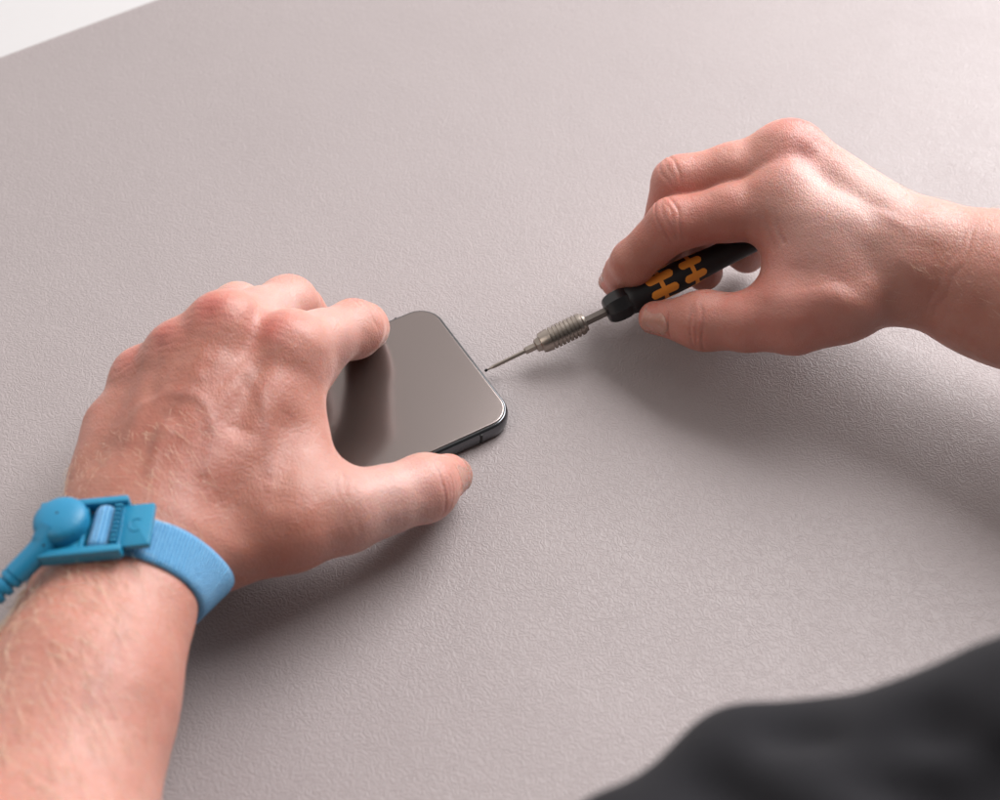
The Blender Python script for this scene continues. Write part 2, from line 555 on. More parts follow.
def nail(A, J0, J1, dn, L, W, r_tip, mat, parent, back=.0, lift=.28, tip_out=.6):
    """nail plate laid on the skin of the end phalanx J0 -> J1 (J1 = centre of the tip sphere)"""
    t = nrm(J1 - J0); n = nrm(dn - t * np.dot(dn, t)); sd = np.cross(t, n)
    nu, nv = 17, 17
    W = min(W, 1.62 * r_tip)
    front = J1 + t * (r_tip * .55 - back)
    O, UVs = [], []
    for j in range(nv):
        v = j / (nv - 1)
        for i in range(nu):
            u = i / (nu - 1) * 2 - 1
            # squarish plate: rounded cuticle end, gently arched free edge
            wv = W / 2 * (1 - .10 * v) * (1 - .28 * max(0, (v - .72) / .28) ** 2)
            vv = v * L + 1.3 * u * u * max(0, 1 - 2 * v) - 1.5 * u * u * max(0, 2 * v - 1)
            O.append(front - t * vv + sd * (u * wv) + n * 16); UVs.append((u, v))
    O = np.array(O)
    S = A.march(O, -n[None].repeat(len(O), 0))
    UVs = np.array(UVs)
    okm = (np.abs(A.eval(S)) < .4).reshape(nv, nu)
    # nails are flatter along their length than the pulp below: fit each column by a gentle curve
    hh = ((S - front) @ n).reshape(nv, nu)
    vs = np.linspace(0, 1, nv)
    for i in range(nu):
        w = okm[:, i] & (vs > .12)
        if w.sum() > 4: hh[:, i] = np.polyval(np.polyfit(vs[w], hh[w, i], 2), vs)
    base = O - n[None] * (((O - front) @ n)[:, None])
    ed = np.maximum(np.abs(UVs[:, 0]) ** 4, np.maximum(0, (UVs[:, 1] - .8) / .2) ** 2)
    top = base + n[None] * (hh.ravel() + lift * (1 - ed) - .22 * ed)[:, None]
    bot = top - n[None] * .9
    V = np.concatenate([top, bot]); K = nu * nv
    F = []
    for j in range(nv - 1):
        for i in range(nu - 1):
            a = j * nu + i
            F.append((a, a + nu, a + nu + 1, a + 1)); F.append((K + a, K + a + 1, K + a + nu + 1, K + a + nu))
    rim = [i for i in range(nu)] + [j * nu + nu - 1 for j in range(1, nv)] + [(nv - 1) * nu + i for i in range(nu - 2, -1, -1)] + [j * nu for j in range(nv - 2, 0, -1)]
    for a, b in zip(rim, rim[1:] + rim[:1]): F.append((a, b, K + b, K + a))
    return mesh_obj('fingernail', V, F, mat, parent)


def hairs(A, n, pick, dirf, length, mat, parent, seed=3, r0=.055):
    """fine body hairs as thin tapered curved blades standing on the skin"""
    rg = np.random.default_rng(seed)
    me = parent.data
    off = np.array(parent.matrix_world.translation) / MM if False else None
    lo, hi = pick
    cand = lo + (hi - lo) * rg.random((n * 6, 3))
    # project on the surface along the gradient
    for _ in range(6):
        cand = cand - A.grad(cand) * A.eval(cand)[:, None]
    N = A.grad(cand)
    ok = (np.abs(A.eval(cand)) < .3) & (N[:, 2] > .35) & (cand >= lo).all(1) & (cand <= hi).all(1)
    cand, N = cand[ok][:n], N[ok][:n]
    V, F = [], []
    for p, nn in zip(cand, N):
        d = dirf(p); d = nrm(d - nn * np.dot(d, nn))
        sw = np.cross(nn, d)
        d = nrm(d + sw * rg.normal() * .30)
        Lh = length * (.45 + .9 * rg.random()); el = .22 + .30 * rg.random()
        sw = np.cross(nn, d); bend = rg.normal() * .12
        k0 = len(V)
        for i in range(5):
            s = i / 4
            c = p - nn * .1 + d * Lh * s + nn * (el * Lh * s * (1 - .55 * s)) + sw * bend * Lh * s * s
            r = r0 * (1 - .85 * s)
            V += [c + sw * r, c - sw * r * .5 + nn * r * .86, c - sw * r * .5 - nn * r * .86]
        for i in range(4):
            for q in range(3):
                a, b = k0 + i * 3 + q, k0 + i * 3 + (q + 1) % 3
                F.append((a, b, b + 3, a + 3))
    o = mesh_obj('arm_hair', V, F, mat, parent)
    o['kind'] = 'stuff'
    return o
# ------------------------------------------------------------------ lathe / outline helpers
def lathe(prof, o, ax, ref, n=40, sides=None):
    """prof: (s, r) along axis from o (mm); returns verts, faces (closed)"""
    x, y, z = frame(ax, ref)
    V, F = [], []
    for s, r in prof:
        for k in range(n):
            a = 2 * math.pi * k / n
            rr = r
            if sides:
                m = (a + math.pi / sides) % (2 * math.pi / sides) - math.pi / sides
                rr = r * math.cos(math.pi / sides) / math.cos(m)
            V.append(o + x * s + y * (math.cos(a) * rr) + z * (math.sin(a) * rr))
    m = len(prof)
    for i in range(m - 1):
        for k in range(n):
            F.append((i * n + k, i * n + (k + 1) % n, (i + 1) * n + (k + 1) % n, (i + 1) * n + k))
    F.append(tuple(range(n - 1, -1, -1))); F.append(tuple((m - 1) * n + k for k in range(n)))
    return V, F


def rrect(x0, x1, y0, y1, r, n=10):
    pts = []
    for cx, cy, a0 in ((x1 - r, y1 - r, 0), (x0 + r, y1 - r, 90), (x0 + r, y0 + r, 180), (x1 - r, y0 + r, 270)):
        for i in range(n + 1):
            a = math.radians(a0 + 90 * i / n)
            pts.append((cx + r * math.cos(a), cy + r * math.sin(a)))
    return pts


def slab(rings, to, cap0=True, cap1=True):
    """rings: list of (outline pts, z); to maps local xyz -> world"""
    V, F = [], []
    n = len(rings[0][0])
    for pts, z in rings:
        V += [to((p[0], p[1], z)) for p in pts]
    for i in range(len(rings) - 1):
        for k in range(n):
            F.append((i * n + k, i * n + (k + 1) % n, (i + 1) * n + (k + 1) % n, (i + 1) * n + k))
    if cap0: F.append(tuple(range(n - 1, -1, -1)))
    if cap1: F.append(tuple((len(rings) - 1) * n + k for k in range(n)))
    return V, F


def box(x0, x1, y0, y1, z0, z1, to, r=.4, b=.35):
    """box with rounded corners in plan and a bevelled top and bottom rim"""
    r = min(r, (x1 - x0) / 2.02, (y1 - y0) / 2.02)
    f = lambda i: rrect(x0 + i, x1 - i, y0 + i, y1 - i, max(r - i, .02), 4)
    b = min(b, (z1 - z0) / 2.1)
    return slab([(f(b), z0), (f(b * .3), z0 + b * .3), (f(0), z0 + b), (f(0), z1 - b), (f(b * .3), z1 - b * .3), (f(b), z1)], to)


def merge(*vf):
    V, F = [], []
    for v, f in vf:
        k = len(V); V += list(v); F += [tuple(i + k for i in q) for q in f]
    return V, F


def tube(pts, r, n=14):
    """tube along points with radius list"""
    pts = [np.asarray(p, float) for p in pts]
    r = r if hasattr(r, '__len__') else [r] * len(pts)
    V, F = [], []
    y = None
    for i, p in enumerate(pts):
        t = nrm(pts[min(i + 1, len(pts) - 1)] - pts[max(i - 1, 0)])
        if y is None: y = nrm(np.cross(t, (0.1, 0.2, 1)))
        y = nrm(y - t * np.dot(y, t)); z = np.cross(t, y)
        for k in range(n):
            a = 2 * math.pi * k / n
            V.append(p + (y * math.cos(a) + z * math.sin(a)) * r[i])
    for i in range(len(pts) - 1):
        for k in range(n):
            F.append((i * n + k, i * n + (k + 1) % n, (i + 1) * n + (k + 1) % n, (i + 1) * n + k))
    F.append(tuple(range(n - 1, -1, -1))); F.append(tuple((len(pts) - 1) * n + k for k in range(n)))
    return V, F


def sharp(o, deg=32):
    bm = bmesh.new(); bm.from_mesh(o.data)
    bmesh.ops.recalc_face_normals(bm, faces=bm.faces)
    for e in bm.edges:
        if len(e.link_faces) == 2 and e.calc_face_angle(0) > math.radians(deg): e.smooth = False
    bm.to_mesh(o.data); bm.free()
    return o


def part(name, vf, mat, parent, deg=32, label=None):
    o = sharp(mesh_obj(name, vf[0], vf[1], mat, parent), deg)
    if label: o['label'] = label
    return o


def catmull(pts, n=8):
    pts = [np.asarray(p, float) for p in pts]
    P = [2 * pts[0] - pts[1]] + pts + [2 * pts[-1] - pts[-2]]
    out = []
    for i in range(1, len(P) - 2):
        for k in range(n):
            t = k / n
            out.append(.5 * (2 * P[i] + (P[i + 1] - P[i - 1]) * t + (2 * P[i - 1] - 5 * P[i] + 4 * P[i + 1] - P[i + 2]) * t * t + (3 * P[i] - P[i - 1] - 3 * P[i + 1] + P[i + 2]) * t ** 3))
    return out + [pts[-1]]
# ================================================================== the setting
M_skin_l = mat_skin('skin_left', (.525, .266, .218))
M_skin_r = M_skin_l
M_nail = simple('nail', (.44, .235, .19), .27, 0, .5, .05, None, Subsurface_Weight=.6, Subsurface_Scale=.0015)
M_hair = simple('blond_hair', (.80, .64, .48), .45, 0, .6, .1)
M_black = simple('black_rubber', (.014, .014, .016), .52, 0, .45, .2, (900, .25, .0003))
M_hard = simple('black_plastic', (.012, .012, .014), .34, 0, .5, .15)
M_orange = simple('orange_paint', (1.0, .375, .06), .45, 0, .4, .08)
M_steel = simple('satin_steel', (.40, .35, .31), .33, 1.0, .5, .06, (500, .2, .0002))
M_darksteel = simple('dark_steel', (.20, .175, .16), .38, 1.0, .5, .08)
M_tip = simple('black_oxide', (.02, .02, .02), .4, .6)
M_frame = simple('polished_graphite_steel', (.13, .135, .145), .13, 1.0, .5, .03)
_g = NT('screen_glass'); _g.set(Base_Color=(.036, .030, .027, 1), Roughness=.19, IOR=2.7, Specular_Tint=(1.0, .86, .83, 1)); M_glass = _g.m
M_gasket = simple('gasket', (.006, .006, .006), .6)
M_blue = simple('blue_plastic', (.013, .20, .35), .38, 0, .45, .06, (700, .15, .0003), Subsurface_Weight=.15, Subsurface_Scale=.002)
M_bluedk = simple('blue_rubber', (.012, .19, .35), .46, 0, .42, .06, (600, .2, .0003))
M_white = simple('white_laminate', (.50, .49, .495), .35, 0, .5, .015)
M_band = mat_band()
M_mat = mat_mat()


def mat_shirt():
    t = NT('black_cotton'); co = t.coord()
    n = t.noise(co, 1400, 2); n2 = t.noise(co, 40, 4)
    t.l(t.mix(n2.outputs[0], (.013, .0127, .015), (.020, .0195, .0225)), t.b.inputs['Base Color'])
    t.set(Roughness=.95, Sheen_Weight=.03, Specular_IOR_Level=.1)
    t.l(t.bump(n.outputs[0], .4, .0005), t.b.inputs['Normal'])
    return t.m


M_shirt = mat_shirt()

e0, e1 = at(0, 57, 0), at(155, 0, 0)
ed = nrm(e1 - e0); en = np.array([ed[1], -ed[0], 0])            # en: from the far edge towards the viewer
tom = lambda p: e0 + ed * p[0] + en * p[1] + np.array([0, 0, p[2]])
vf = slab([(rrect(-520, 900, .0 + i, 820, 12, 6), z) for i, z in ((.3, -2.4), (0, -2.1), (0, -.5), (.25, -.12), (.6, 0))], tom)
mt = part('work_mat', vf, M_mat, None, 50)
tag(mt, 'large grey work mat with pebbled grain spread over the white table', 'mat')
tb = part('tabletop', box(-900, 1250, -420, 860, -30, -2.404, tom, 8, 2), M_white, None, 50)
tag(tb, 'white table surface showing past the far edge of the grey mat', 'table', kind='structure')

# ================================================================== phone
PA = math.radians(210.3)
px_, py_ = np.array([math.cos(PA), math.sin(PA), 0]), np.array([math.cos(PA + math.pi / 2), math.sin(PA + math.pi / 2), 0])
pc = (at(431, 301.7, 7.7) + at(517.6, 416, 7.7)) / 2; pc[2] = 0.05
top = lambda p: pc + px_ * p[0] + py_ * p[1] + np.array([0, 0, p[2]])
PL, PW, PR = 146.0, 35.8, 10.6
ring = lambda i: rrect(i, PL - i, -PW + i, PW - i, PR - i, 14)
phone = empty('smartphone', pc, 'smartphone with glossy dark screen and polished rim lying on the mat in the left hand', 'phone')
prof = [(2.6, .0), (1.2, .22), (.45, .9), (.1, 2.0), (0, 3.85), (.1, 5.6), (.4, 6.6), (.8, 7.05), (1.1, 7.28), (1.3, 7.3)]
part('frame', slab([(ring(i), z) for i, z in prof], top, True, True), M_frame, phone, 60)
part('gasket', slab([(ring(1.28), 7.0), (ring(1.28), 7.36), (ring(1.62), 7.38), (ring(1.62), 7.0)], top), M_gasket, phone, 40)
part('screen', slab([(ring(1.63), 7.0), (ring(1.63), 7.45), (ring(1.67), 7.6), (ring(1.78), 7.71), (ring(1.95), 7.755), (ring(2.1), 7.7605), (ring(2.5), 7.761), (ring(5), 7.761)], top), M_glass, phone, 70)
part('camera_notch', slab([(rrect(PL - 9.5, PL - 3.4, -16, 16, 2.6, 6), 7.764), (rrect(PL - 9.5, PL - 3.4, -16, 16, 2.6, 6), 7.768)], top), M_gasket, phone)
for x, s in ((16.5, 1), (16.5, -1), (PL - 16.5, 1), (PL - 16.5, -1)):
    part('antenna_band', box(x - .45, x + .45, s * (PW + .012) - .3, s * (PW + .012) + .3, 1.2, 6.4, top, .1, .1), M_gasket, phone)
part('charging_port', box(-.03, .5, -4.2, 4.2, 2.6, 5.2, top, .2, .1), M_gasket, phone)
for s in (-1, 1):
    v, f = lathe([(-.06, .2), (-.06, .75), (.3, .75)], top((0, s * 6.8, 3.9)), px_, (0, 0, 1), 14)
    part('screw', (v, f), M_darksteel, phone)

# ================================================================== screwdriver
S0, S1 = at(484.3, 371.2, 4.0), at(762, 235.5, 38)
sx = nrm(S1 - S0)
ss = np.linspace(-5, 170, 4000)
pxs = proj(S0 + ss[:, None] * sx)[:, 0]
sp = lambda x: float(np.interp(x, pxs, ss))
view = nrm(CAM - (S0 + S1) / 2)
sdr = empty('precision_screwdriver', S0, 'black and orange precision screwdriver held to the end of the phone', 'screwdriver')
L = lambda prof, n=40, sides=None: lathe([(sp(a), r) for a, r in prof], S0, sx, view, n, sides)
part('bit', merge(L([(484.6, .25), (485, .55), (486.4, .6), (487.6, .42)], 12)), M_tip, sdr)
part('bit_shaft', merge(L([(487.4, .38), (490.5, .42), (492.5, .72), (494, .8), (526, .82)], 20)), M_steel, sdr)
part('bit_holder', merge(L([(525, 1.35), (525.6, 1.65), (536.6, 1.75), (536.7, 1.75)], 36, 6), L([(535.4, 2.1), (536.4, 3.1), (539.5, 3.35), (545.5, 3.4), (546, 3.0)], 36, 6)), M_steel, sdr, 28)
prof = [(540.5, 3.2), (541, 4.0), (543, 4.35), (549, 4.6)]
for i in range(8):
    x = 550.2 + i * 3.85
    prof += [(x, 4.7), (x + .2, 3.95), (x + 1.2, 3.95), (x + 1.4, 4.75 - abs(i - 3.5) * .02), (x + 3.2, 4.75 - abs(i - 3.5) * .03)]
prof += [(582, 4.5), (583.5, 3.9)]
part('chuck_sleeve', L(prof, 48), M_steel, sdr, 28)
part('collar_ring', L([(582.8, 3.6), (583.2, 3.95), (585.4, 3.7), (586, 2.6)], 40), M_steel, sdr, 40)
part('shaft', L([(585.2, 1.7), (585.6, 2.05), (609, 2.1), (612, 2.1)], 36, 6), M_darksteel, sdr, 28)
capv = L([(605.6, 2.4), (605.9, 4.2), (607.2, 5.3), (610.5, 6.2), (614, 6.6), (618, 6.75), (624, 6.7), (628, 6.2), (629.5, 5.6)], 48, 8)
part('front_cap', capv, M_hard, sdr, 30)
HP = [(627.5, 5.3), (629, 6.2), (632, 6.3), (636, 6.1), (645, 5.95), (660, 5.9), (676, 6.1), (688, 6.0), (700, 5.6), (710, 5.3), (722, 5.1), (760, 4.9), (790, 4.4), (800, 4.6)]
hs = np.array([sp(a) for a, _ in HP]); hr = np.array([r for _, r in HP])
xs = np.linspace(hs[0], hs[-1], 70)
hrf = lambda s: float(np.interp(s, hs, hr))
pr = [(s, sum(hrf(s + d) for d in (-1, 0, 1)) / 3) for s in xs]
part('handle', lathe(pr, S0, sx, view, 48), M_black, sdr, 50)
part('turning_cap', lathe([(hs[-1] - .2, 3.6), (hs[-1] + .2, 4.9), (hs[-1] + 7, 5.2), (hs[-1] + 10, 4.8), (hs[-1] + 11, 3.4)], S0, sx, view, 40), M_hard, sdr, 40)
X3, Y3, Z3 = frame(sx, view)            # Z3 faces the viewer


def on_handle(s, c, lift):
    r = sum(hrf(s + d) for d in (-1, 0, 1)) / 3
    a = c / r
    return S0 + X3 * s + (Z3 * math.cos(a) - Y3 * math.sin(a)) * (r + lift)


def marking(c0, half, wid, name):
    V, F = [], []
    def strip(rows, lift):
        k0 = len(V); n = len(rows[0])
        for r in rows:
            for s, c in r: V.append(on_handle(s, c, lift))
        for i in range(len(rows) - 1):
            for j in range(n - 1):
                a = k0 + i * n + j
                F.append((a, a + 1, a + n + 1, a + n))
    r0 = hrf(c0); per = 2 * math.pi * r0 / 6
    for q in range(6):
        cc = (q + .5) * per - math.pi * r0
        hw = wid / 2
        rows = []
        for t in np.linspace(-1, 1, 25):
            s = t * half
            e = max(0, abs(s) - (half - hw))
            w = math.sqrt(max(0, hw * hw - e * e)) + .02
            sc = hrf(c0 + s) / r0
            rows.append([(c0 + s, (cc + u * w) * sc) for u in (-1, -.5, 0, .5, 1)])
        strip(rows, .10)
        rows = []
        for u in np.linspace(0, 1, 7):
            c = cc + hw * .9 + u * (per - 1.8 * hw)
            rows.append([(c0 + k * .9, c) for k in (-1, 0, 1)])
        strip(rows, .085)
    return part(name, (V, F), M_orange, sdr, 60)


marking(sp(660.5), 6.0, 3.7, 'grip_marking')
marking(sp(691), 4.9, 3.4, 'grip_marking')

# ================================================================== person
person = empty('person', (60, -330, 0), 'person in a black shirt holding a phone and screwdriver, two bare forearms on the mat', 'person')
SL, SR = left_spec(), right_spec()


def knuckle(J, k, prox=True):
    """centre, axis, dorsal normal at joint k of finger J"""
    a = nrm(J[k + 1] - J[k - 1])
    u = nrm(J[k] - J[k - 1]); v = nrm(J[k + 1] - J[k])
    n = u - v
    return J[k], a, n


def lens_c(c, ax, dn, offs, depth, width, half, **kw):
    return ((c, ax, dn, offs, depth, width, half), kw)


dl = SL['dn']
T = SL['T']
thl = nrm(np.array([.35, -.62, .70]))          # the left thumb's nail side
cr = [lens_c(T[4], T[5] - T[3], thl, [(-3.0, 1.), (-.6, .5), (1.8, .8), (4.0, .35)], .33, .75, 11, seed=2, curve=.012),
      lens_c(T[5] - nrm(T[5] - T[4]) * 8.2, T[5] - T[4], thl, [(0, 1.)], .45, .55, 6.5, seed=60, curve=-.03, wob=.1),
      lens_c(SL['J'][0][1], SL['J'][0][1] - SL['J'][0][0], np.array([.3, -.1, .9]), [(-2., .8), (1.2, .6), (3.6, .4)], .30, .7, 10, seed=3)]
for i in range(4):
    m = SL['M'][i]
    cr.append(lens_c(m, m - SL['Kp'][i], dl, [(-7, .5), (-3.5, .8), (-.5, .7), (2.5, .7), (6, .4)], .12, .8, 11, seed=10 + i, curve=.01, wob=1.3))
cr.append(lens_c(SL['T'][2], SL['T'][3] - SL['T'][1], nrm(np.array([.1, -.4, .9])), [(-6, .5), (-2.5, .6), (1.5, .6), (5, .4)], .16, 1.0, 14, seed=21, wob=1.0))
surf = lambda x, y, z: at(x, y, z)
vl = [([(150, 470), (160, 430), (178, 398), (200, 376)], 2.2, .5), ([(205, 470), (213, 430), (200, 400), (172, 392), (146, 402)], 2.3, .5),
      ([(270, 470), (268, 430), (262, 398), (250, 372)], 2.2, .4), ([(90, 700), (118, 640), (128, 605)], 2.4, .4)]
rl = [(SL['M'][0] + dl * 14, 8, .75), (SL['M'][1] + dl * 14, 7, .95), (SL['M'][2] + dl * 13, 6, .9), (SL['M'][3] + dl * 11, 6, .85),
      (T[4] + thl * 9, 9, .35), (T[5], 9, .5), (SL['J'][0][1], 11, .25), (SL['J'][0][3], 12, .4), (at(200, 430, 66), 30, .25)]
pl = [(SL['J'][0][0] * .5 + SL['J'][0][1] * .5, 17, .75), (SL['J'][1][0] * .45 + SL['J'][1][1] * .55, 18, .85), (SL['J'][2][1], 16, .7), (T[3], 22, .9), (T[2], 14, .5)]  # bright light on fingers and thumb put into the skin colour
hl = [([(264, 303), (258, 325), (252, 380), (240, 425)], 4.5, 1.5), ([(206, 312), (198, 335), (186, 372), (172, 412)], 4.5, 1.5),
      ([(157, 345), (148, 392)], 4.5, 1.4), ([(288, 430), (278, 492)], 8.0, 1.8), ([(215, 500), (240, 520)], 8.0, 1.2)]
tl = [((190, 425), 44, 1.0), ((255, 455), 36, 1.0), ((140, 450), 34, 1.0), ((235, 375), 24, .7), ((255, 530), 26, .6), ((90, 700), 70, .22)]  # back of the hand darker and browner, forearm slightly
armL, AL = build_arm(SL, 'arm', 'left hand and forearm, thumb and fingers gripping the phone', person, M_skin_l,
                     ((-275, -330, -4), (6, 90, 104)), cr, vl, rl, pl, hl, tl)
nail(AL, T[4], T[5], thl, 12.5, 12.0, SL['TR'][5], M_nail, armL, back=.2)
FA = nrm(at(140, 540, 42) - at(84, 700, 46))
hairs(AL, 1300, (at(60, 800, 0) * 0 + np.array([-240, -250, 40]), np.array([-95, -60, 100])), lambda p: -FA * .9 + np.array([.95, .1, 0]), 8.0, M_hair, armL, 3, .06)

hairs(AL, 800, (np.array([-260, -250, 40]), np.array([-110, -95, 100])), lambda p: -FA * .9 + np.array([.95, .1, 0]), 11.0, M_hair, armL, 8, .11)
dr = SR['dn']
T = SR['T']
thr = nrm(np.array([.05, -.80, .42]))
cr = [lens_c(T[4], T[5] - T[3], thr, [(-3.2, .9), (-.4, .5), (2.2, .8)], .45, .65, 11, seed=2, curve=.012),
      lens_c(T[5] - nrm(T[5] - T[4]) * 8.6, T[5] - T[4], thr, [(0, 1.)], .45, .55, 6.5, seed=60, curve=-.03, wob=.1)]
for k, sd_ in ((1, 31), (2, 33)):
    c, a, n = knuckle(SR['J'][0], k)
    n = nrm(n + np.array([0, -.45, .35]))
    offs = [(-4.2, 1.), (-1.6, .4), (1.0, .5), (4.0, 1.), (6.0, .35)] if k == 1 else [(-1.5, .5), (1.5, .5)]
    cr.append(lens_c(c, a, n, offs, .40 if k == 1 else .16, .6, 12, seed=sd_, curve=.018))
c, a, n = knuckle(SR['J'][1], 1)
cr.append(lens_c(c, a, nrm(n + np.array([0, -.3, .4])), [(-3.5, 1.), (0, .4), (3, .7)], .32, .6, 11, seed=35))
for i in range(2):
    m = SR['M'][i]
    cr.append(lens_c(m, m - SR['Kp'][i], dr, [(-7, .5), (-3.5, .8), (-.5, .7), (2.5, .7), (6, .4)], .12, .8, 11, seed=40 + i, curve=.01, wob=1.3))
cr.append(lens_c(SR['W'] + 4 * nrm(SR['W'] - SR['M'][0]), SR['W'] - SR['M'][0], nrm(np.array([0, -.8, .6])), [(-3., .9), (1.2, 1.), (5.5, .5)], .20, .9, 24, seed=50, curve=.003, wob=.7))
cr.append(lens_c(SR['M'][0] * .72 + SR['J'][0][1] * .28, SR['J'][0][1] - SR['M'][0], nrm(np.array([0, -.9, -.1])), [(-6, 1.), (-2.5, .7), (1, .5)], .40, .9, 11, seed=52, curve=.01))
vr = [([(905, 225), (870, 207), (835, 192)], 2.2, .4)]
rr = [(SR['M'][0] + dr * 12, 11, .9), (SR['M'][1] + dr * 12, 11, 1.0), (SR['J'][0][1], 12, .5), (SR['J'][1][1], 12, .45), (SR['J'][0][0] * .5 + SR['J'][0][1] * .5, 20, .35), (SR['J'][0][3], 14, .5), (T[5], 12, .5), (T[3], 22, .35), (at(815, 300, 50), 20, .35)]
prr = [(at(850, 205, 76), 30, .8), (at(800, 165, 82), 8, .2)]  # lit back of the hand lightened in the skin colour
hr_ = [([(806, 158), (830, 180), (870, 205)], 5.0, 1.4), ([(800, 270), (845, 285)], 8.0, 2.0), ([(880, 260), (915, 262)], 9.0, 1.2)]
tr_ = [((965, 285), 40, .45), ((995, 320), 40, .45), ((725, 205), 22, .6), ((640, 255), 24, .6), ((745, 325), 26, .35), ((850, 315), 24, .35), ((680, 325), 22, .35)]  # shade on finger, thumb and lower forearm painted into the skin colour
armR, AR = build_arm(SR, 'arm', 'right hand and forearm, finger and thumb pinching the screwdriver', person, M_skin_r,
                     ((30, -110, -2), (330, 170, 115)), cr, vr, rr, prr, hr_, tr_)
nail(AR, T[4], T[5], thr, 12.0, 11.5, SR['TR'][5], M_nail, armR, back=.2)
JI = SR['J'][0]
nail(AR, JI[2], JI[3], nrm(np.array([-.85, .25, .30])), 11, 10.5, SR['R'][0][3], M_nail, armR, back=.2)
hairs(AR, 260, (np.array([140, -30, 30]), np.array([260, 70, 110])), lambda p: np.array([.8, -.35, -.2]), 5.5, M_hair, armR, 5, .034)

# shirt: rumpled black cloth of the wearer's front and sleeve
_cap = [((750, 765, 149), (655, 850, 151), 11, 11.5), ((750, 765, 149), (815, 830, 151), 11, 15), ((885, 782, 151), (1010, 752, 163), 16, 20),
        ((1010, 752, 163), (1250, 716, 185), 20, 36), ((640, 930, 145), (900, 900, 141), 30, 44), ((900, 900, 141), (1260, 840, 155), 44, 60),
        ((700, 1040, 115), (1260, 1040, 115), 60, 75), ((905, 850, 159), (1080, 800, 171), 12, 16), ((800, 782, 141), (900, 880, 145), 15, 24)]
RK = .80            # the cloth is well above the mat, near the camera
caps = [(at(*p), at(*q), r0 * RK, r1 * RK) for p, q, r0, r1 in _cap]
creases_ = [([at(790, 742, 164), at(850, 775, 164), at(930, 770, 170)], 7, 3.5), ([at(720, 800, 164), at(800, 850, 168)], 8, 4), ([at(930, 720, 177), at(1010, 770, 180)], 7, 3.0), ([at(870, 800, 172), at(960, 810, 180), at(1060, 760, 187)], 6, 3.0)]


def shirt_ev(P):
    P = np.ascontiguousarray(P, np.float32)
    d = None
    for a, b, r0, r1 in caps:
        e = seg(P, a, b, r0, r1)
        d = e if d is None else smin(d, e, 16.0)
    q = P @ np.array([.35, .85, .35], np.float32)
    w = P @ np.array([.9, -.4, .1], np.float32)
    for pts, w_, dep in creases_:
        d = d + dep * np.exp(-(polydist(P, pts) / w_) ** 2)
    d = d + .7 * np.sin(q * .10 + 1.6 * np.sin(w * .035)) + .5 * np.sin(q * .21 + w * .07 + 1.0)
    return d


_pts = np.array([q + k * (r + 4) for a_, b_, r0, r1 in caps for q, r in ((a_, r0), (b_, r1)) for k in (np.ones(3), -np.ones(3))])
V, Q = grid_mesh(shirt_ev, _pts.min(0), _pts.max(0), 1.8)
V = relax(V, Q, 4)
mesh_obj('shirt', V, Q, M_shirt, person)

# ================================================================== wrist strap
Bc = at(126.5, 578, 43)
bax = nrm(at(140, 540, 42) - at(84, 700, 46))
bup = nrm(np.array([0, 0, 1.]) - bax * bax[2]); bsd = np.cross(bax, bup)          # bsd: to the thumb side
strap = empty('wrist_strap', Bc, 'light blue elastic wrist strap with buckle and plugged-in cord on the left wrist', 'wrist strap')
NPH, NW = 160, 9
phs = np.linspace(0, 2 * math.pi, NPH, endpoint=False)
HW = 8.0
rad = np.zeros((NW, NPH))
tw = np.linspace(-HW, HW, NW)
for j, w in enumerate(tw):
    D = bsd[None] * np.cos(phs)[:, None] + bup[None] * np.sin(phs)[:, None]
    O = Bc + bax * w
    r = np.full(NPH, 60.0)
    rr_ = np.linspace(10, 60, 120)
    pts = O + D[:, None, :] * rr_[None, :, None]
    dd = AL.eval(pts.reshape(-1, 3)).reshape(NPH, -1)
    k = np.argmax(dd > 0, axis=1)
    d0 = dd[np.arange(NPH), k - 1]; d1 = dd[np.arange(NPH), k]
    rad[j] = rr_[k - 1] + (rr_[k] - rr_[k - 1]) * (-d0) / (d1 - d0)
fit = np.polyfit(tw, rad, 1)                         # the stretched band lies straight across its width
lin = fit[0][None] * np.clip(1, -1, 1) * tw[:, None] + fit[1][None]
rad = lin + np.maximum(rad - lin, 0).max(0)[None] * .6
for _ in range(6): rad = (np.roll(rad, 1, 1) + rad * 2 + np.roll(rad, -1, 1)) / 4
prof = [(j, 1.5) for j in range(NW)]
V, UV = [], []
ringN = 2 * NW
for i in range(NPH + 1):
    ii = i % NPH
    D = bsd * math.cos(phs[ii]) + bup * math.sin(phs[ii])
    for j in range(NW):
        e = .45 if j in (0, NW - 1) else 0
        V.append(Bc + bax * tw[j] + D * (rad[j, ii] + 1.55 - e)); UV.append((tw[j], i * 2 * math.pi * 29 / NPH))
    for j in range(NW - 1, -1, -1):
        V.append(Bc + bax * tw[j] + D * (rad[j, ii] + .1)); UV.append((tw[j], i * 2 * math.pi * 29 / NPH))
F = []
for i in range(NPH):
    for j in range(ringN):
        F.append((i * ringN + j, i * ringN + (j + 1) % ringN, (i + 1) * ringN + (j + 1) % ringN, (i + 1) * ringN + j))
band = mesh_obj('band', V, F, M_band, strap)
uvl = band.data.uv_layers.new(name='UVMap')
for lp in band.data.loops: uvl.data[lp.index].uv = UV[lp.vertex_index]

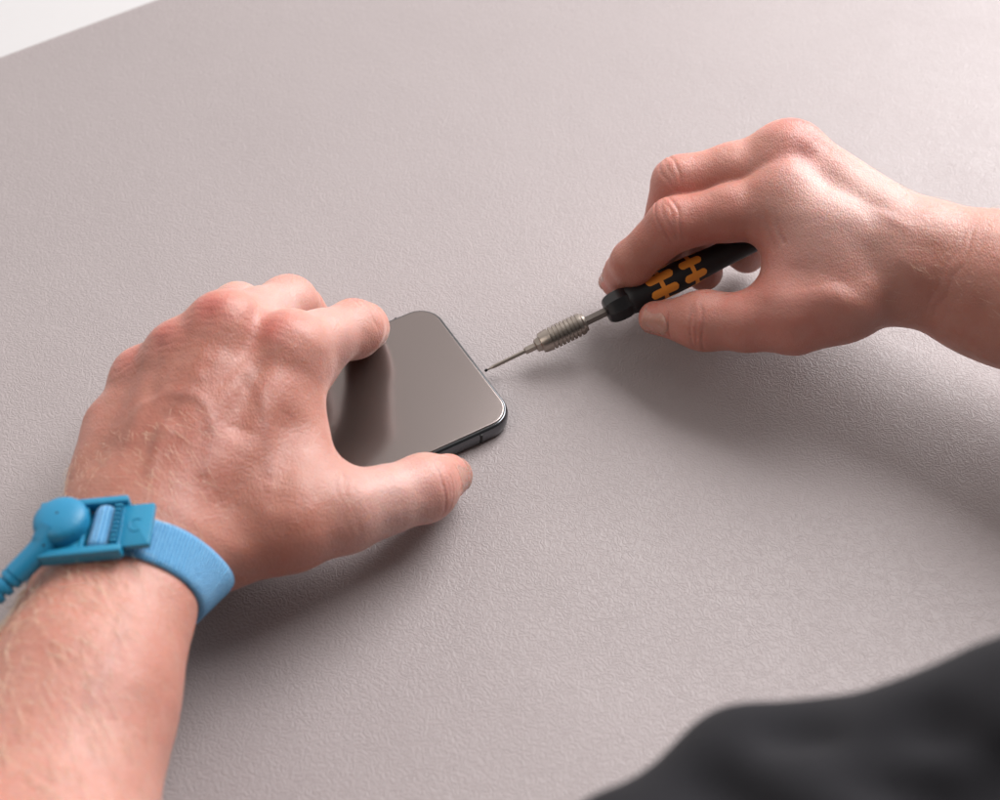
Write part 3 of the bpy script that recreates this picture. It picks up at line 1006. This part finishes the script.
# buckle: a moulded tray with two rails, a window with the folded band, a toothed bar and a tongue
b0, b1 = at(62, 534, 66), at(146, 526, 68)
bx, by, bz = frame(b1 - b0, np.cross(b1 - b0, bax))
if bz[2] < 0: by, bz = -by, -bz
bo = at(99, 541, 64)
for _i in range(3): bo = bo + bz * (1.6 - float(AL.eval(bo[None])[0]) + 2.0)
bk = lambda p: bo + bx * p[0] + by * p[1] + bz * p[2]
buckle = part('buckle', merge(box(-18, -3.2, -9.6, 9.6, -1.6, 1.2, bk, 1.5, .4), box(-17.6, 10.2, -11.2, -8.4, -1.8, 2.9, bk, .8, .5), box(-17.6, 10.2, 8.4, 11.0, -1.8, 2.9, bk, .8, .5),
                              box(-3.6, -2.2, -8.6, 8.6, -1.7, 1.6, bk, .4, .3), box(-2.4, 10, -8.5, 8.5, -2.2, -1.5, bk, .3, .2)), M_blue, strap, 40)
teeth = [box(6.6, 8.9, -7.5 + i * 1.72, -6.6 + i * 1.72, .6, 3.3, bk, .3, .3) for i in range(9)]
part('toothed_bar', merge(box(6.2, 9.2, -8.3, 8.3, -1.5, 1.0, bk, .4, .3), *teeth), M_blue, buckle, 40)
tong = part('tongue', box(8.8, 18.4, -8.3, 8.3, -1.3, .9, bk, .7, .35), M_blue, buckle, 40)
# raised letter C on the tongue
cv = []
for i in range(22):
    a = math.radians(50 + 260 * i / 21)
    cv.append(bk((13.4 + 2.0 * math.cos(a), -.2 + 2.5 * math.sin(a), .92)))
part('raised_letter', tube(cv, .26, 8), M_blue, tong, 60)
# folded band end in the window
rows = []
V, UV = [], []
nA, nB = 22, 12
for i in range(nA):
    a = 2 * math.pi * i / nA
    for j in range(nB):
        y = -7.7 + 15.4 * j / (nB - 1)
        g = .82 if j in (0, nB - 1) else 1.0
        V.append(bk((2.6 + 3.1 * g * math.cos(a) + .06 * y, y, .6 + 2.2 * g * math.sin(a)))); UV.append((y, a * 2.7))
F = [(i * nB + j, i * nB + j + 1, ((i + 1) % nA) * nB + j + 1, ((i + 1) % nA) * nB + j) for i in range(nA) for j in range(nB - 1)]
F += [tuple(i * nB for i in range(nA)), tuple(i * nB + nB - 1 for i in range(nA - 1, -1, -1))]
fold = mesh_obj('band_fold', V, F, M_band, strap)
uvl = fold.data.uv_layers.new(name='UVMap')
for lp in fold.data.loops: uvl.data[lp.index].uv = UV[lp.vertex_index]
# snap connector and its cord
so = bk((-9.4, 1.6, 1.0))
btn = part('snap_button', lathe([(0, 7.4), (.5, 8.3), (3.6, 8.5), (5.0, 8.0), (5.9, 6.8), (6.6, 4.6), (6.95, 2.2), (7.0, .3)], so, bz, bx, 56), M_bluedk, strap, 50)
part('pin_hole', lathe([(6.9, .05), (6.9, .42), (7.03, .42), (7.03, .05)], so, bz, bx, 12), M_gasket, btn)
c1 = at(40, 550, 70); c2 = at(15, 575, 67)
_d = nrm((c1 - so) - bz * np.dot(c1 - so, bz))
base = so + bz * 2.9 + _d * 3.4
pth = catmull([base, base * .45 + c1 * .55, c1, c2], 10)
n = len(pth)
boot = part('strain_relief', tube(pth, [4.5 - .9 * (i / (n - 1)) for i in range(n)], 22), M_bluedk, strap, 60)
part('pin_hole', lathe([(-.2, .4), (.1, .4), (.1, .05)], pth[int(n * .52)] + nrm(CAM - c1) * 3.95, nrm(CAM - c1), bx, 12), M_gasket, boot)
dirc = nrm(c2 - c1)
rv, p = [], c2
for i in range(4):
    q = c2 + dirc * (i * 3.3 + .2) + np.array([0, 0, -.02 * i * i])
    rv.append(tube([q, q + dirc * .3, q + dirc * 2.0, q + dirc * 2.3], [3.1, 3.6 - .1 * i, 3.5 - .1 * i, 3.0 - .1 * i], 20))
part('relief_ribs', merge(*rv), M_bluedk, boot, 40)
cp = catmull([c2 - dirc * 1, c2 + dirc * 14, c2 + dirc * 40 + np.array([-4, 0, -12]), c2 + dirc * 85 + np.array([-20, 4, -44]), c2 + dirc * 120 + np.array([-70, 10, -63.4])], 10)
part('cord', tube(cp, 2.5, 14), M_bluedk, strap, 60)

# ================================================================== light and camera
ROOM = (.115, .88)
w = bpy.data.worlds.new('World'); SC.world = w; w.use_nodes = True
wt = w.node_tree; bg = wt.nodes['Background']
# a plain room: pale ceiling and window side, darker walls behind the wearer
tc = wt.nodes.new('ShaderNodeTexCoord'); sx3 = wt.nodes.new('ShaderNodeSeparateXYZ'); wt.links.new(tc.outputs['Generated'], sx3.inputs[0])
mr = wt.nodes.new('ShaderNodeMapRange'); mr.inputs['From Min'].default_value = -.5; mr.inputs['From Max'].default_value = .7
mr.inputs['To Min'].default_value = ROOM[0]; mr.inputs['To Max'].default_value = ROOM[1]; mr.interpolation_type = 'SMOOTHSTEP'
wt.links.new(sx3.outputs[1], mr.inputs['Value']); wt.links.new(mr.outputs[0], bg.inputs[1])
bg.inputs[0].default_value = (1.0, .945, .915, 1)


def area(name, loc, target, sx_, sy_, power, col):
    ld = bpy.data.lights.new(name, 'AREA'); ld.shape = 'RECTANGLE'; ld.size = sx_; ld.size_y = sy_; ld.energy = power; ld.color = col
    o = bpy.data.objects.new(name, ld); C.objects.link(o); o.location = loc
    o.rotation_euler = (Vector(target) - Vector(loc)).to_track_quat('-Z', 'Y').to_euler()
    return o


area('window_light', (.74, .86, 1.24), (.02, .02, 0), 1.25, .95, 40, (1.0, .985, .98))
area('far_window_light', (.98, 1.25, .66), (.12, .05, 0), .8, .6, 15, (1.0, .98, .985))
area('room_light', (-.95, -.55, 1.0), (-.05, -.05, 0), .9, .9, 4.6, (1.0, .92, .85))
cam = bpy.data.cameras.new('camera'); co = bpy.data.objects.new('camera', cam); C.objects.link(co)
cam.sensor_fit = 'HORIZONTAL'; cam.sensor_width = 36; cam.lens = 36 * FPX / 1000
co.location = Vector(CAM * MM); co.rotation_euler = (math.pi / 2 - PITCH, 0, 0)
cam.clip_start = .01; cam.clip_end = 50
cam.dof.use_dof = True; cam.dof.focus_distance = float((at(470, 400, 10) - CAM) @ FW) * MM; cam.dof.aperture_fstop = 8.5
SC.camera = co
SC.view_settings.view_transform = 'Standard'; SC.view_settings.look = 'None'; SC.view_settings.exposure = .03; SC.view_settings.gamma = 1
